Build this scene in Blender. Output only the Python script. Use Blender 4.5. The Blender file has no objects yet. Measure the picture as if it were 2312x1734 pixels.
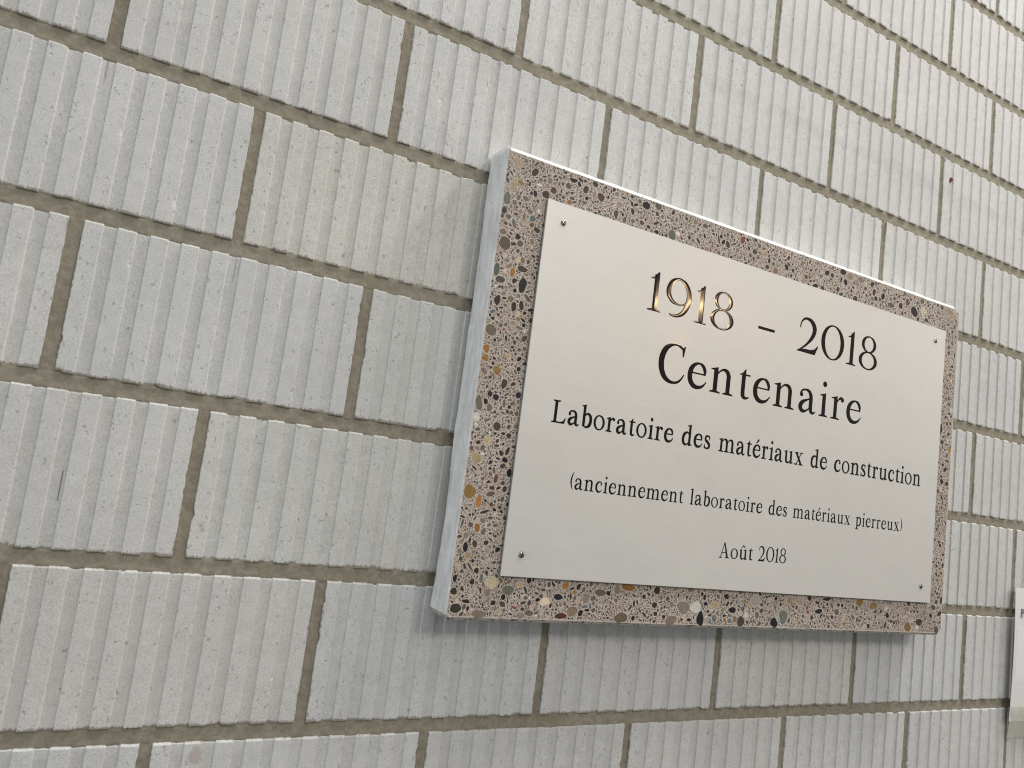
import bpy, math, random
import numpy as np
from mathutils import Matrix, Vector

S = bpy.context.scene
COL = S.collection
ZO = 2.45                     # the survey's z = 0 lies this high above the floor
rng = np.random.default_rng(7)

# ------------------------------------------------------------------ camera
cd = bpy.data.cameras.new("camera")
cam = bpy.data.objects.new("camera", cd)
COL.objects.link(cam)
cd.sensor_width = 36.0
cd.lens = 27.065
cd.clip_start = 0.02
cd.clip_end = 100.0
cd.dof.use_dof = True
cd.dof.focus_distance = 1.0
cd.dof.aperture_fstop = 10.0
cam.matrix_world = Matrix((
    (0.86901713, -0.17098641, -0.46429827, 0.08368920),
    (-0.47803266, -0.04805451, -0.87702654, -0.74874378),
    (0.12764799, 0.98410081, -0.12349728, -1.05554359 + ZO),
    (0, 0, 0, 1)))
S.camera = cam
S.cycles.filter_width = 1.1

# ------------------------------------------------------------------ light
S.view_settings.view_transform = 'Standard'
S.view_settings.look = 'None'
S.view_settings.exposure = -0.26
S.view_settings.gamma = 1.0
S.view_settings.use_curve_mapping = False

W = bpy.data.worlds.new("World")
S.world = W
W.use_nodes = True
nt = W.node_tree
nt.nodes.clear()
tc = nt.nodes.new('ShaderNodeTexCoord')
sx = nt.nodes.new('ShaderNodeSeparateXYZ')
mr = nt.nodes.new('ShaderNodeMapRange')
mr.inputs['From Min'].default_value = -1
mr.inputs['From Max'].default_value = 1
rp = nt.nodes.new('ShaderNodeValToRGB')
rp.color_ramp.elements[0].position = 0.15
rp.color_ramp.elements[0].color = (0.19, 0.195, 0.185, 1)
rp.color_ramp.elements[1].position = 0.85
rp.color_ramp.elements[1].color = (0.60, 0.595, 0.58, 1)
m_ = rp.color_ramp.elements.new(0.5)
m_.color = (0.35, 0.355, 0.355, 1)
bg = nt.nodes.new('ShaderNodeBackground')
bg.inputs['Strength'].default_value = 1.18
wo = nt.nodes.new('ShaderNodeOutputWorld')
nt.links.new(tc.outputs['Generated'], sx.inputs[0])
nt.links.new(sx.outputs['Z'], mr.inputs['Value'])
nt.links.new(mr.outputs[0], rp.inputs[0])
nt.links.new(rp.outputs[0], bg.inputs['Color'])
nt.links.new(bg.outputs[0], wo.inputs['Surface'])


def area(name, loc, target, sx_, sy_, power, color):
    l = bpy.data.lights.new(name, 'AREA')
    l.shape = 'RECTANGLE'
    l.size, l.size_y = sx_, sy_
    l.energy = power
    l.color = color
    o = bpy.data.objects.new(name, l)
    COL.objects.link(o)
    o.location = loc
    d = Vector(target) - Vector(loc)
    o.rotation_euler = d.to_track_quat('-Z', 'Y').to_euler()
    return o


TGT = (0.8, 0.0, 1.5)
# ceiling strip lights further out in the hall, to the right and above
area("ceiling_light", (2.9, -1.7, 3.3), TGT, 2.6, 0.5, 9, (1.0, 0.985, 0.96))
area("ceiling_light", (1.02, -2.5, 2.75), TGT, 0.45, 0.45, 24, (1.0, 0.975, 0.94))
area("ceiling_light", (2.15, -0.66, 4.0), (1.0, -0.05, 1.4), 0.6, 0.25, 58, (1.0, 0.99, 0.97))
area("ceiling_light", (0.2, -0.62, 4.0), (0.4, -0.05, 1.4), 1.5, 0.25, 30, (1.0, 0.99, 0.97))
# strip lights far down the corridor on the right, raking along the wall
area("corridor_light", (5.6, -1.15, 2.7), (0.5, 0.0, 1.6), 0.8, 0.8, 25, (1.0, 0.985, 0.955))
area("wall_lamp", (2.18, -1.80, 2.215), (0.684, 0.0, 1.63), 0.34, 0.035, 2.9, (1.0, 0.66, 0.34))
area("added_warm_panel", (2.20, -1.83, 2.228), (0.684, 0.0, 1.63), 0.38, 0.15, 0.9, (1.0, 0.70, 0.45))  # dim warm panel added behind the lamp to brown the letters' reflection
# daylight from a window on the left
area("window_light", (-2.8, -0.62, 1.5), (0.5, 0.0, 1.4), 0.7, 1.6, 33, (0.82, 0.92, 1.0))


# ------------------------------------------------------------------ helpers
def new_mat(name):
    m = bpy.data.materials.new(name)
    m.use_nodes = True
    n = m.node_tree
    b = n.nodes['Principled BSDF']
    return m, n, b


def nd(n, t, **kw):
    x = n.nodes.new(t)
    for k, v in kw.items():
        if k in x.inputs.keys():
            x.inputs[k].default_value = v
        else:
            setattr(x, k, v)
    return x


def math_(n, op, a, b=None, c=None, clamp=False):
    x = n.nodes.new('ShaderNodeMath')
    x.operation = op
    x.use_clamp = clamp
    for i, v in enumerate((a, b, c)):
        if v is None:
            continue
        if isinstance(v, (int, float)):
            x.inputs[i].default_value = v
        else:
            n.links.new(v, x.inputs[i])
    return x.outputs[0]


def mix(n, fac, a, b, mode='MIX'):
    x = n.nodes.new('ShaderNodeMix')
    x.data_type = 'RGBA'
    x.blend_type = mode
    for s, v in ((0, fac), (6, a), (7, b)):
        if isinstance(v, (int, float)):
            x.inputs[s].default_value = v
        elif isinstance(v, tuple):
            x.inputs[s].default_value = (*v, 1)
        else:
            n.links.new(v, x.inputs[s])
    return x.outputs[2]


def mrange(n, v, a, b, c=0.0, d=1.0):
    x = n.nodes.new('ShaderNodeMapRange')
    n.links.new(v, x.inputs[0])
    x.inputs[1].default_value, x.inputs[2].default_value = a, b
    x.inputs[3].default_value, x.inputs[4].default_value = c, d
    return x.outputs[0]


def noise(n, vec, scale, detail=3, rough=0.55):
    x = n.nodes.new('ShaderNodeTexNoise')
    n.links.new(vec, x.inputs['Vector'])
    x.inputs['Scale'].default_value = scale
    x.inputs['Detail'].default_value = detail
    x.inputs['Roughness'].default_value = rough
    return x.outputs['Fac']


def bump(n, height, strength, dist, prev=None):
    x = n.nodes.new('ShaderNodeBump')
    x.inputs['Strength'].default_value = strength
    x.inputs['Distance'].default_value = dist
    n.links.new(height, x.inputs['Height'])
    if prev is not None:
        n.links.new(prev, x.inputs['Normal'])
    return x.outputs[0]


def mesh_np(name, V, F, mat_idx=None, smooth=False):
    """V (n,3); F list of arrays, each (m,k): faces of k corners"""
    me = bpy.data.meshes.new(name)
    V = np.asarray(V, np.float32)
    me.vertices.add(len(V))
    me.vertices.foreach_set('co', V.ravel())
    F = [np.asarray(f, np.int32) for f in F if len(f)]
    idx = np.concatenate([f.ravel() for f in F])
    tot = np.concatenate([np.full(len(f), f.shape[1], np.int32) for f in F])
    st = np.concatenate([[0], np.cumsum(tot)[:-1]]).astype(np.int32)
    me.loops.add(len(idx))
    me.loops.foreach_set('vertex_index', idx)
    me.polygons.add(len(tot))
    me.polygons.foreach_set('loop_start', st)
    me.polygons.foreach_set('loop_total', tot)
    if mat_idx is not None:
        me.polygons.foreach_set('material_index', np.asarray(mat_idx, np.int32))
    me.polygons.foreach_set('use_smooth', np.full(len(tot), smooth, dtype=bool))
    me.update(calc_edges=True)
    me.validate()
    return me


def link(name, me, mats, parent=None, loc=None):
    o = bpy.data.objects.new(name, me)
    COL.objects.link(o)
    for m in mats:
        me.materials.append(m)
    if parent is not None:
        o.parent = parent
    if loc is not None:
        o.location = loc
    return o


def thing(name, label, cat, loc=(0, 0, 0), group=None):
    o = bpy.data.objects.new(name, None)
    COL.objects.link(o)
    o.location = loc
    o.empty_display_size = 0.1
    o['label'] = label
    o['category'] = cat
    if group:
        o['group'] = group
    return o


def smooth_noise(n, step, seed):
    """1-d value noise of n samples, one knot every `step` samples"""
    r = np.random.default_rng(seed)
    k = int(n / step) + 3
    v = r.uniform(-1, 1, k)
    t = np.arange(n) / step
    i = t.astype(int)
    f = t - i
    f = f * f * (3 - 2 * f)
    return v[i] * (1 - f) + v[i + 1] * f


# ------------------------------------------------------------------ materials
# --- sand-lime brick
M_BRICK, n, b = new_mat("sand_lime_brick")
tc = nd(n, 'ShaderNodeTexCoord')
P = tc.outputs['Object']
at = nd(n, 'ShaderNodeAttribute', attribute_name='tint')
sp = nd(n, 'ShaderNodeSeparateXYZ')
n.links.new(P, sp.inputs[0])
top = mrange(n, sp.outputs['Y'], 0.0016, 0.0006)          # 1 on the rib faces
big = noise(n, P, 9, 4)
fine = noise(n, P, 620, 3, 0.75)
mid = noise(n, P, 85, 4, 0.65)
col = mix(n, mrange(n, big, 0.3, 0.7), (0.540, 0.537, 0.526), (0.600, 0.595, 0.582))
col = mix(n, 1.0, col, at.outputs['Color'], 'MULTIPLY')
sn = math_(n, 'ADD', math_(n, 'MULTIPLY', fine, 0.74), math_(n, 'MULTIPLY', mid, 0.26))
col = mix(n, mrange(n, sn, 0.40, 0.60, 0.0, 1.0), mix(n, 1.0, col, (0.82, 0.817, 0.81), 'MULTIPLY'), mix(n, 1.0, col, (1.05, 1.05, 1.05), 'MULTIPLY'))
# pits torn in the rib faces
vo = nd(n, 'ShaderNodeMapping')
vo.inputs['Scale'].default_value = (1.0, 1.0, 0.55)
vo.inputs['Rotation'].default_value = (0, 0.5, 0)
n.links.new(P, vo.inputs['Vector'])
pn = noise(n, vo.outputs[0], 260, 2, 0.6)
patch = noise(n, P, 26, 3)
thr = mrange(n, patch, 0.35, 0.75, 0.69, 0.565)
pit = mrange(n, math_(n, 'SUBTRACT', pn, thr), 0.0, 0.06)
pit = math_(n, 'MULTIPLY', pit, math_(n, 'ADD', math_(n, 'MULTIPLY', top, 0.75), 0.25))
col = mix(n, math_(n, 'MULTIPLY', pit, 0.5), col, (0.30, 0.29, 0.275))  # shade inside the pits is put into the colour here
# sparse bigger dirt specks
sk = noise(n, P, 130, 2, 0.5)
col = mix(n, math_(n, 'MULTIPLY', mrange(n, sk, 0.715, 0.75), 0.6), col, (0.22, 0.215, 0.20))
# the faint grey rub mark running level along one course
wv = noise(n, P, 22, 4)
zc = math_(n, 'ADD', sp.outputs['Z'], math_(n, 'MULTIPLY', math_(n, 'SUBTRACT', wv, 0.5), 0.022))
band = math_(n, 'MULTIPLY', mrange(n, zc, -0.517, -0.505), mrange(n, zc, -0.488, -0.4935))
band = math_(n, 'MULTIPLY', band, mrange(n, sp.outputs['X'], 0.62, 0.74))
band = math_(n, 'MULTIPLY', band, mrange(n, noise(n, P, 40, 3), 0.36, 0.62))
col = mix(n, math_(n, 'MULTIPLY', band, 0.30), col, (0.34, 0.335, 0.33))
# a pencil-thin dark streak
hair = math_(n, 'MULTIPLY', mrange(n, math_(n, 'ABSOLUTE', math_(n, 'SUBTRACT', sp.outputs['X'], 0.0688)), 0.00065, 0.0003),
             math_(n, 'MULTIPLY', mrange(n, sp.outputs['Z'], -1.1215, -1.120), mrange(n, sp.outputs['Z'], -1.0945, -1.096)))
col = mix(n, math_(n, 'MULTIPLY', hair, 0.8), col, (0.07, 0.07, 0.07))
smn = nd(n, 'ShaderNodeMapping')
smn.inputs['Scale'].default_value = (1, 1, 0.4)
n.links.new(P, smn.inputs['Vector'])
sm1 = noise(n, smn.outputs[0], 520, 3, 0.65)
sm2 = noise(n, P, 30, 3)
reach = math_(n, 'ADD', math_(n, 'MULTIPLY', sm1, 0.42), math_(n, 'MULTIPLY', sm2, 0.34))
reach = math_(n, 'SUBTRACT', reach, 0.275)
sme = mrange(n, math_(n, 'SUBTRACT', at.outputs['Alpha'], reach), 0.03, -0.02)
col = mix(n, math_(n, 'MULTIPLY', sme, 0.8), col, (0.215, 0.192, 0.146))
for (hx, hz0, hz1, hw) in ((0.0409, -0.7585, -0.7365, 0.0011), (0.1743, -0.907, -0.883, 0.0008)):
    hs = math_(n, 'MULTIPLY', mrange(n, math_(n, 'ABSOLUTE', math_(n, 'SUBTRACT', sp.outputs['X'], hx)), hw, hw * 0.3),
               math_(n, 'MULTIPLY', mrange(n, sp.outputs['Z'], hz0 - 0.002, hz0 + 0.006), mrange(n, sp.outputs['Z'], hz1 + 0.001, hz1 - 0.001)))
    col = mix(n, math_(n, 'MULTIPLY', hs, 0.55), col, (0.16, 0.155, 0.15))
dx_ = math_(n, 'DIVIDE', math_(n, 'SUBTRACT', sp.outputs['X'], 0.2132), 0.006)
dz_ = math_(n, 'DIVIDE', math_(n, 'SUBTRACT', sp.outputs['Z'], -1.3284), 0.013)
rs = mrange(n, math_(n, 'ADD', math_(n, 'ADD', math_(n, 'MULTIPLY', dx_, dx_), math_(n, 'MULTIPLY', dz_, dz_)), math_(n, 'MULTIPLY', math_(n, 'SUBTRACT', mid, 0.5), 4.0)), 1.1, 0.4)
col = mix(n, math_(n, 'MULTIPLY', rs, 0.5), col, (0.33, 0.24, 0.20))
n.links.new(col, b.inputs['Base Color'])
b.inputs['Roughness'].default_value = 0.85
b.inputs['Specular IOR Level'].default_value = 0.25
h = math_(n, 'SUBTRACT', math_(n, 'ADD', math_(n, 'MULTIPLY', fine, 0.35), math_(n, 'MULTIPLY', mid, 0.25)), math_(n, 'MULTIPLY', pit, 0.8))
n.links.new(bump(n, h, 0.6, 0.0011), b.inputs['Normal'])

# --- mortar
M_MORTAR, n, b = new_mat("grey_brown_mortar")
tc = nd(n, 'ShaderNodeTexCoord')
P = tc.outputs['Object']
n1 = noise(n, P, 14, 4)
n2 = noise(n, P, 900, 2, 0.6)
n3 = noise(n, P, 160, 4, 0.65)
col = mix(n, mrange(n, n1, 0.25, 0.75), (0.270, 0.244, 0.190), (0.315, 0.289, 0.231))
col = mix(n, mrange(n, n3, 0.62, 0.40), col, mix(n, 1.0, col, (0.80, 0.785, 0.75), 'MULTIPLY'))
col = mix(n, mrange(n, n2, 0.60, 0.78, 0, 0.55), col, (0.34, 0.32, 0.27))
n.links.new(col, b.inputs['Base Color'])
b.inputs['Roughness'].default_value = 0.95
b.inputs['Specular IOR Level'].default_value = 0.15
h = math_(n, 'ADD', math_(n, 'MULTIPLY', n2, 0.4), n3)
n.links.new(bump(n, h, 0.6, 0.0011), b.inputs['Normal'])

# --- terrazzo matrix
M_MATRIX, n, b = new_mat("polished_concrete_matrix")
tc = nd(n, 'ShaderNodeTexCoord')
P = tc.outputs['Object']
col = mix(n, mrange(n, noise(n, P, 30, 3), 0.3, 0.7), (0.440, 0.380, 0.328), (0.515, 0.452, 0.400))
v = nd(n, 'ShaderNodeTexVoronoi', Scale=560.0)
n.links.new(P, v.inputs['Vector'])
ws = nd(n, 'ShaderNodeSeparateColor')
n.links.new(v.outputs['Color'], ws.inputs[0])
gr = math_(n, 'MULTIPLY', mrange(n, v.outputs['Distance'], 0.42, 0.30), mrange(n, ws.outputs[0], 0.50, 0.56))
gc = nd(n, 'ShaderNodeValToRGB')
gc.color_ramp.elements[0].color = (0.10, 0.075, 0.06, 1)
gc.color_ramp.elements[1].color = (0.66, 0.58, 0.50, 1)
e_ = gc.color_ramp.elements.new(0.55)
e_.color = (0.26, 0.20, 0.155, 1)
n.links.new(ws.outputs[1], gc.inputs[0])
col = mix(n, math_(n, 'MULTIPLY', gr, 0.8), col, gc.outputs[0])
n.links.new(col, b.inputs['Base Color'])
b.inputs['Roughness'].default_value = 0.6
b.inputs['Specular IOR Level'].default_value = 0.2

# --- cut pebbles
M_STONE, n, b = new_mat("cut_river_pebbles")
tc = nd(n, 'ShaderNodeTexCoord')
P = tc.outputs['Object']
at = nd(n, 'ShaderNodeAttribute', attribute_name='tint')
ns = noise(n, P, 330, 4, 0.65)
col = mix(n, mrange(n, ns, 0.36, 0.66), mix(n, 1.0, at.outputs['Color'], (0.72, 0.72, 0.74), 'MULTIPLY'), mix(n, 1.0, at.outputs['Color'], (1.12, 1.1, 1.06), 'MULTIPLY'))
n.links.new(col, b.inputs['Base Color'])
b.inputs['Roughness'].default_value = 0.5
b.inputs['Specular IOR Level'].default_value = 0.2

# --- cast concrete (sides of the slab)
M_CAST, n, b = new_mat("cast_concrete_edge")
tc = nd(n, 'ShaderNodeTexCoord')
P = tc.outputs['Object']
mp = nd(n, 'ShaderNodeMapping')
mp.inputs['Scale'].default_value = (1, 1, 0.35)
n.links.new(P, mp.inputs['Vector'])
c1 = noise(n, mp.outputs[0], 75, 6, 0.68)
c2 = noise(n, P, 480, 2, 0.6)
col = mix(n, mrange(n, c1, 0.38, 0.62), (0.52, 0.52, 0.515), (0.69, 0.69, 0.685))
hole = mrange(n, noise(n, P, 210, 1, 0.5), 0.735, 0.765)
col = mix(n, math_(n, 'MULTIPLY', hole, 0.75), col, (0.16, 0.16, 0.155))
n.links.new(col, b.inputs['Base Color'])
b.inputs['Roughness'].default_value = 0.75
h = math_(n, 'SUBTRACT', math_(n, 'ADD', math_(n, 'MULTIPLY', c2, 0.3), c1), hole)
n.links.new(bump(n, h, 0.5, 0.0012), b.inputs['Normal'])

# --- honed underside edge, pebbles cut through
M_HONED, n, b = new_mat("honed_pebble_edge")
tc = nd(n, 'ShaderNodeTexCoord')
v = nd(n, 'ShaderNodeTexVoronoi', Scale=190.0)
n.links.new(tc.outputs['Object'], v.inputs['Vector'])
ws = nd(n, 'ShaderNodeSeparateColor')
n.links.new(v.outputs['Color'], ws.inputs[0])
gc = nd(n, 'ShaderNodeValToRGB')
gc.color_ramp.elements[0].color = (0.05, 0.045, 0.04, 1)
gc.color_ramp.elements[1].color = (0.46, 0.43, 0.37, 1)
e_ = gc.color_ramp.elements.new(0.45)
e_.color = (0.26, 0.245, 0.205, 1)
n.links.new(ws.outputs[1], gc.inputs[0])
n.links.new(mix(n, mrange(n, v.outputs['Distance'], 0.50, 0.40), (0.42, 0.385, 0.335), gc.outputs[0]), b.inputs['Base Color'])
b.inputs['Roughness'].default_value = 0.5

# --- white cement lip
M_LIP, n, b = new_mat("white_cement_lip")
tc = nd(n, 'ShaderNodeTexCoord')
c1 = noise(n, tc.outputs['Object'], 170, 4, 0.65)
n.links.new(mix(n, mrange(n, c1, 0.3, 0.6), (0.58, 0.57, 0.55), (0.76, 0.75, 0.73)), b.inputs['Base Color'])
b.inputs['Roughness'].default_value = 0.7
n.links.new(bump(n, c1, 0.5, 0.0015), b.inputs['Normal'])

# --- satin plate
M_PLATE, n, b = new_mat("satin_aluminium")
tc = nd(n, 'ShaderNodeTexCoord')
P = tc.outputs['Object']
mp = nd(n, 'ShaderNodeMapping')
mp.inputs['Scale'].default_value = (1, 1, 14)
n.links.new(P, mp.inputs['Vector'])
g1 = noise(n, mp.outputs[0], 25, 4)
g2 = noise(n, P, 9, 5)
col = mix(n, mrange(n, g1, 0.35, 0.65), (0.595, 0.577, 0.542), (0.607, 0.589, 0.554))
n.links.new(col, b.inputs['Base Color'])
b.inputs['Metallic'].default_value = 0.20
g3 = noise(n, P, 34, 6, 0.7)
n.links.new(mrange(n, math_(n, 'ADD', math_(n, 'MULTIPLY', g2, 0.6), math_(n, 'MULTIPLY', g3, 0.4)), 0.3, 0.7, 0.33, 0.52), b.inputs['Roughness'])
n.links.new(bump(n, math_(n, 'ADD', g2, math_(n, 'MULTIPLY', g1, 0.04)), 0.25, 0.004), b.inputs['Normal'])

M_PEDGE, n, b = new_mat("plate_cut_edge")
b.inputs['Base Color'].default_value = (0.45, 0.45, 0.45, 1)
b.inputs['Metallic'].default_value = 0.8
b.inputs['Roughness'].default_value = 0.35

# --- enamel lettering
M_INK, n, b = new_mat("dark_enamel")
b.inputs['Base Color'].default_value = (0.008, 0.005, 0.004, 1)
b.inputs['Roughness'].default_value = 0.07
b.inputs['Specular IOR Level'].default_value = 0.28

M_CHROME, n, b = new_mat("polished_steel")
b.inputs['Base Color'].default_value = (0.27, 0.265, 0.258, 1)
b.inputs['Metallic'].default_value = 1.0
b.inputs['Roughness'].default_value = 0.16

M_PAPER, n, b = new_mat("white_paper")
tc = nd(n, 'ShaderNodeTexCoord')
c1 = noise(n, tc.outputs['Object'], 30, 3)
n.links.new(mix(n, c1, (0.66, 0.655, 0.64), (0.70, 0.695, 0.68)), b.inputs['Base Color'])
b.inputs['Roughness'].default_value = 0.5
M_PALER, n, b = new_mat("brighter_rectangle")
b.inputs['Base Color'].default_value = (0.72, 0.715, 0.70, 1)
b.inputs['Roughness'].default_value = 0.5
M_PRINT, n, b = new_mat("grey_print")
b.inputs['Base Color'].default_value = (0.09, 0.088, 0.085, 1)
b.inputs['Roughness'].default_value = 0.6
M_TAPE, n, b = new_mat("yellowed_clear_tape")
b.inputs['Base Color'].default_value = (0.72, 0.70, 0.58, 1)
b.inputs['Roughness'].default_value = 0.25
b.inputs['Alpha'].default_value = 0.38
M_RED, n, b = new_mat("red_plastic")
b.inputs['Base Color'].default_value = (0.26, 0.05, 0.04, 1)
b.inputs['Roughness'].default_value = 0.4
M_HOLE, n, b = new_mat("dark_bore")
b.inputs['Base Color'].default_value = (0.02, 0.015, 0.013, 1)
b.inputs['Roughness'].default_value = 0.9

# ------------------------------------------------------------------ the wall
HC, JW, BW, BL = 0.14589908, 0.0106789, 0.0134, 0.25
OFF = {1: 0.9585, 2: 0.5666, 3: 0.1739, 4: -0.2188, 5: -0.0885, 6: -0.2189, 7: -0.0901, 8: 0.0408, 9: -0.0897}
JD = {(2, 1): -0.0007, (2, 2): -0.0006, (2, 3): 0.0013, (3, 1): -0.0003, (3, 2): 0.0004, (4, 2): 0.0017, (4, 3): 0.001,
      (4, 4): -0.0006, (4, 5): -0.0014, (6, 1): -0.0005, (6, 2): 0.0019, (6, 6): -0.0014, (7, 1): -0.0008, (7, 6): 0.0008,
      (8, 0): -0.0005, (8, 1): 0.0006, (8, 4): -0.0008, (8, 5): 0.001, (9, 4): -0.0007, (9, 5): 0.0008}
BD = {4: -0.0007, 6: 0.0007, 8: -0.0003}
PITCH = BL + JW
GD = 2.1e-3        # groove depth
RP = 0.250 / 9.56  # rib pitch
RIB = 0.0146

WALL = thing("brick_wall", "pale grey wall of ribbed sand-lime bricks with brown mortar joints", "wall", (0, 0, ZO))


def profile(xs_step):
    """cross section of one brick: x along the brick, y into the wall"""
    k = [(0.0, 0.9e-3), (0.25e-3, 0.25e-3), (0.9e-3, 0.0)]
    for i in range(10):
        x0 = i * RP
        xr = min(x0 + RIB, BL)
        if i < 9:
            k += [(xr - 0.62e-3, 0.0), (xr - 0.15e-3, 0.22e-3), (xr + 0.08e-3, 0.6e-3), (xr + 0.50e-3, GD - 0.2e-3), (xr + 0.8e-3, GD)]
            xn = (i + 1) * RP
            k += [(xn - 0.40e-3, GD), (xn - 0.25e-3, GD - 0.2e-3), (xn - 0.02e-3, 0.3e-3), (xn + 0.10e-3, 0.06e-3), (xn + 0.35e-3, 0.0)]
        else:
            k += [(BL - 0.9e-3, 0.0), (BL - 0.25e-3, 0.25e-3), (BL, 0.9e-3)]
    k = np.array(k)
    out = [k[0]]
    for a, c in zip(k[:-1], k[1:]):
        m = max(1, int(math.ceil(abs(c[0] - a[0]) / xs_step)))
        for j in range(1, m + 1):
            out.append(a + (c - a) * j / m)
    return np.array(out)


PF = {True: profile(1.5e-3), False: profile(20e-3)}


def rows_z(hgt, fine):
    zs = [0.0, 0.25e-3, 0.8e-3, 2e-3, 4e-3, 7e-3]
    n_ = 36 if fine else 6
    inner = np.linspace(10e-3, hgt - 10e-3, n_)
    top = [hgt - 7e-3, hgt - 4e-3, hgt - 2e-3, hgt - 1.5e-3, hgt - 0.75e-3, hgt]
    return np.array(zs + list(inner) + top)


brick_V, brick_F, brick_T = [], [], []
vcount = 0


def visible_area(x0, x1, z0, z1):
    return x1 > -0.10 and x0 < 1.65 and z1 > -1.52 and z0 < 0.0


def add_brick(x0, zb, hgt, seed, tint):
    global vcount
    fine = visible_area(x0, x0 + BL, zb, zb + hgt)
    r = np.random.default_rng(seed)
    pf = PF[fine]
    zs = rows_z(hgt, fine)
    nx, nz = len(pf), len(zs)
    X = np.repeat(pf[None, :, 0], nz, 0)
    Y = np.repeat(pf[None, :, 1], nz, 0)
    Z = np.repeat(zs[:, None], nx, 1)
    # round the top and bottom arris
    for i, d in ((0, 0.9e-3), (1, 0.3e-3), (2, 0.05e-3), (nz - 1, 1.7e-3), (nz - 2, 0.75e-3), (nz - 3, 0.03e-3)):
        Y[i] += d * 1.0
    if fine:
        # ragged ends: the amplitude dies out 8 mm from the arris
        s = pf[:, 0] / 1.5e-3
        def ragged(tt, amp, chips, sd):
            k = len(tt)
            rr = np.random.default_rng(sd + 2)
            q = (np.interp(tt, np.arange(0, 400), smooth_noise(400, 9, sd)) * 0.40 +
                 np.interp(tt, np.arange(0, 400), smooth_noise(400, 2.3, sd + 1)) * 0.40 + rr.normal(0, .30, k)) * amp
            for _ in range(chips):
                c, w, d = rr.uniform(0, tt.max()), rr.uniform(1.2, 4), rr.uniform(0.5, 1.7) * 1e-3
                q = q + d * np.clip(1 - ((tt - c) / w) ** 2, 0, 1)
            return q
        eb = ragged(s, 0.50e-3, r.integers(1, 5), seed * 10 + 1)
        et = ragged(s, 0.36e-3, r.integers(0, 4), seed * 10 + 4)
        wb = np.clip(1 - zs / 8e-3, 0, 1)[:, None]
        wt = np.clip(1 - (hgt - zs) / 8e-3, 0, 1)[:, None]
        Z = Z + wb * eb[None, :] - wt * et[None, :]
        Y = Y + np.clip(np.maximum(eb, 0)[None, :] * wb ** 3 + np.maximum(et, 0)[None, :] * wt ** 3, 0, 2e-3) * 0.5
        sz = zs / 1.5e-3
        el = ragged(sz, 0.34e-3, r.integers(0, 4), seed * 10 + 7)
        er = ragged(sz, 0.34e-3, r.integers(0, 4), seed * 10 + 9)
        wl = np.clip(1 - pf[:, 0] / 5e-3, 0, 1)[None, :]
        wr = np.clip(1 - (BL - pf[:, 0]) / 5e-3, 0, 1)[None, :]
        X = X + wl * el[:, None] - wr * er[:, None]
        # ribs are not dead straight; a few nicks in the rib corners
        X = X + (smooth_noise(nz, 14, seed * 10 + 11) * 0.09e-3)[:, None]
        for _ in range(r.integers(0, 4)):
            cx = r.integers(0, 9) * RP + RIB + r.choice([0.0, 0.0, -RIB])
            cz, w = r.uniform(0.01, hgt - 0.01), r.uniform(1.5e-3, 4e-3)
            g = np.exp(-((Z - cz) / w) ** 2 - ((X - cx) / 1.6e-3) ** 2)
            Y = np.where(Y < GD * 0.8, Y + g * r.uniform(0.5, 1.6) * 1e-3, Y)
    dy = r.normal(0, 0.35e-3)
    tilt = r.normal(0, 0.0012)
    Y = Y + dy + tilt * (X - BL / 2)
    # return faces into the joint
    Vg = np.stack([X + x0, Y, Z + zb], -1)
    ring = [Vg]
    V = Vg.reshape(-1, 3)
    idx = np.arange(nx * nz).reshape(nz, nx)
    F = np.stack([idx[:-1, :-1], idx[:-1, 1:], idx[1:, 1:], idx[1:, :-1]], -1).reshape(-1, 4)
    # skirt around the border, going back 12 mm
    bi = np.concatenate([idx[0, :], idx[1:, -1], idx[-1, -2::-1], idx[-2:0:-1, 0]])
    bv = V[bi].copy()
    bv[:, 1] = 0.012
    base = len(V)
    sk = base + np.arange(len(bi))
    V = np.concatenate([V, bv])
    nxt = np.roll(np.arange(len(bi)), -1)
    F2 = np.stack([bi, sk, sk[nxt], bi[nxt]], -1)
    brick_V.append(V)
    brick_F.append(np.concatenate([F, F2]) + vcount)
    hb = np.minimum(zs[:, None] + 0 * X, (hgt - zs)[:, None] + 3e-3)
    hb = np.minimum(hb, np.minimum(X - x0 * 0, BL - X) + 2.5e-3).reshape(-1)
    tt = np.ones((len(V), 4), np.float32)
    tt[:, :3] = tint
    tt[:len(hb), 3] = np.clip(hb / 0.02, 0, 1)
    tt[len(hb):, 3] = 0
    brick_T.append(tt)
    vcount += len(V)


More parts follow.
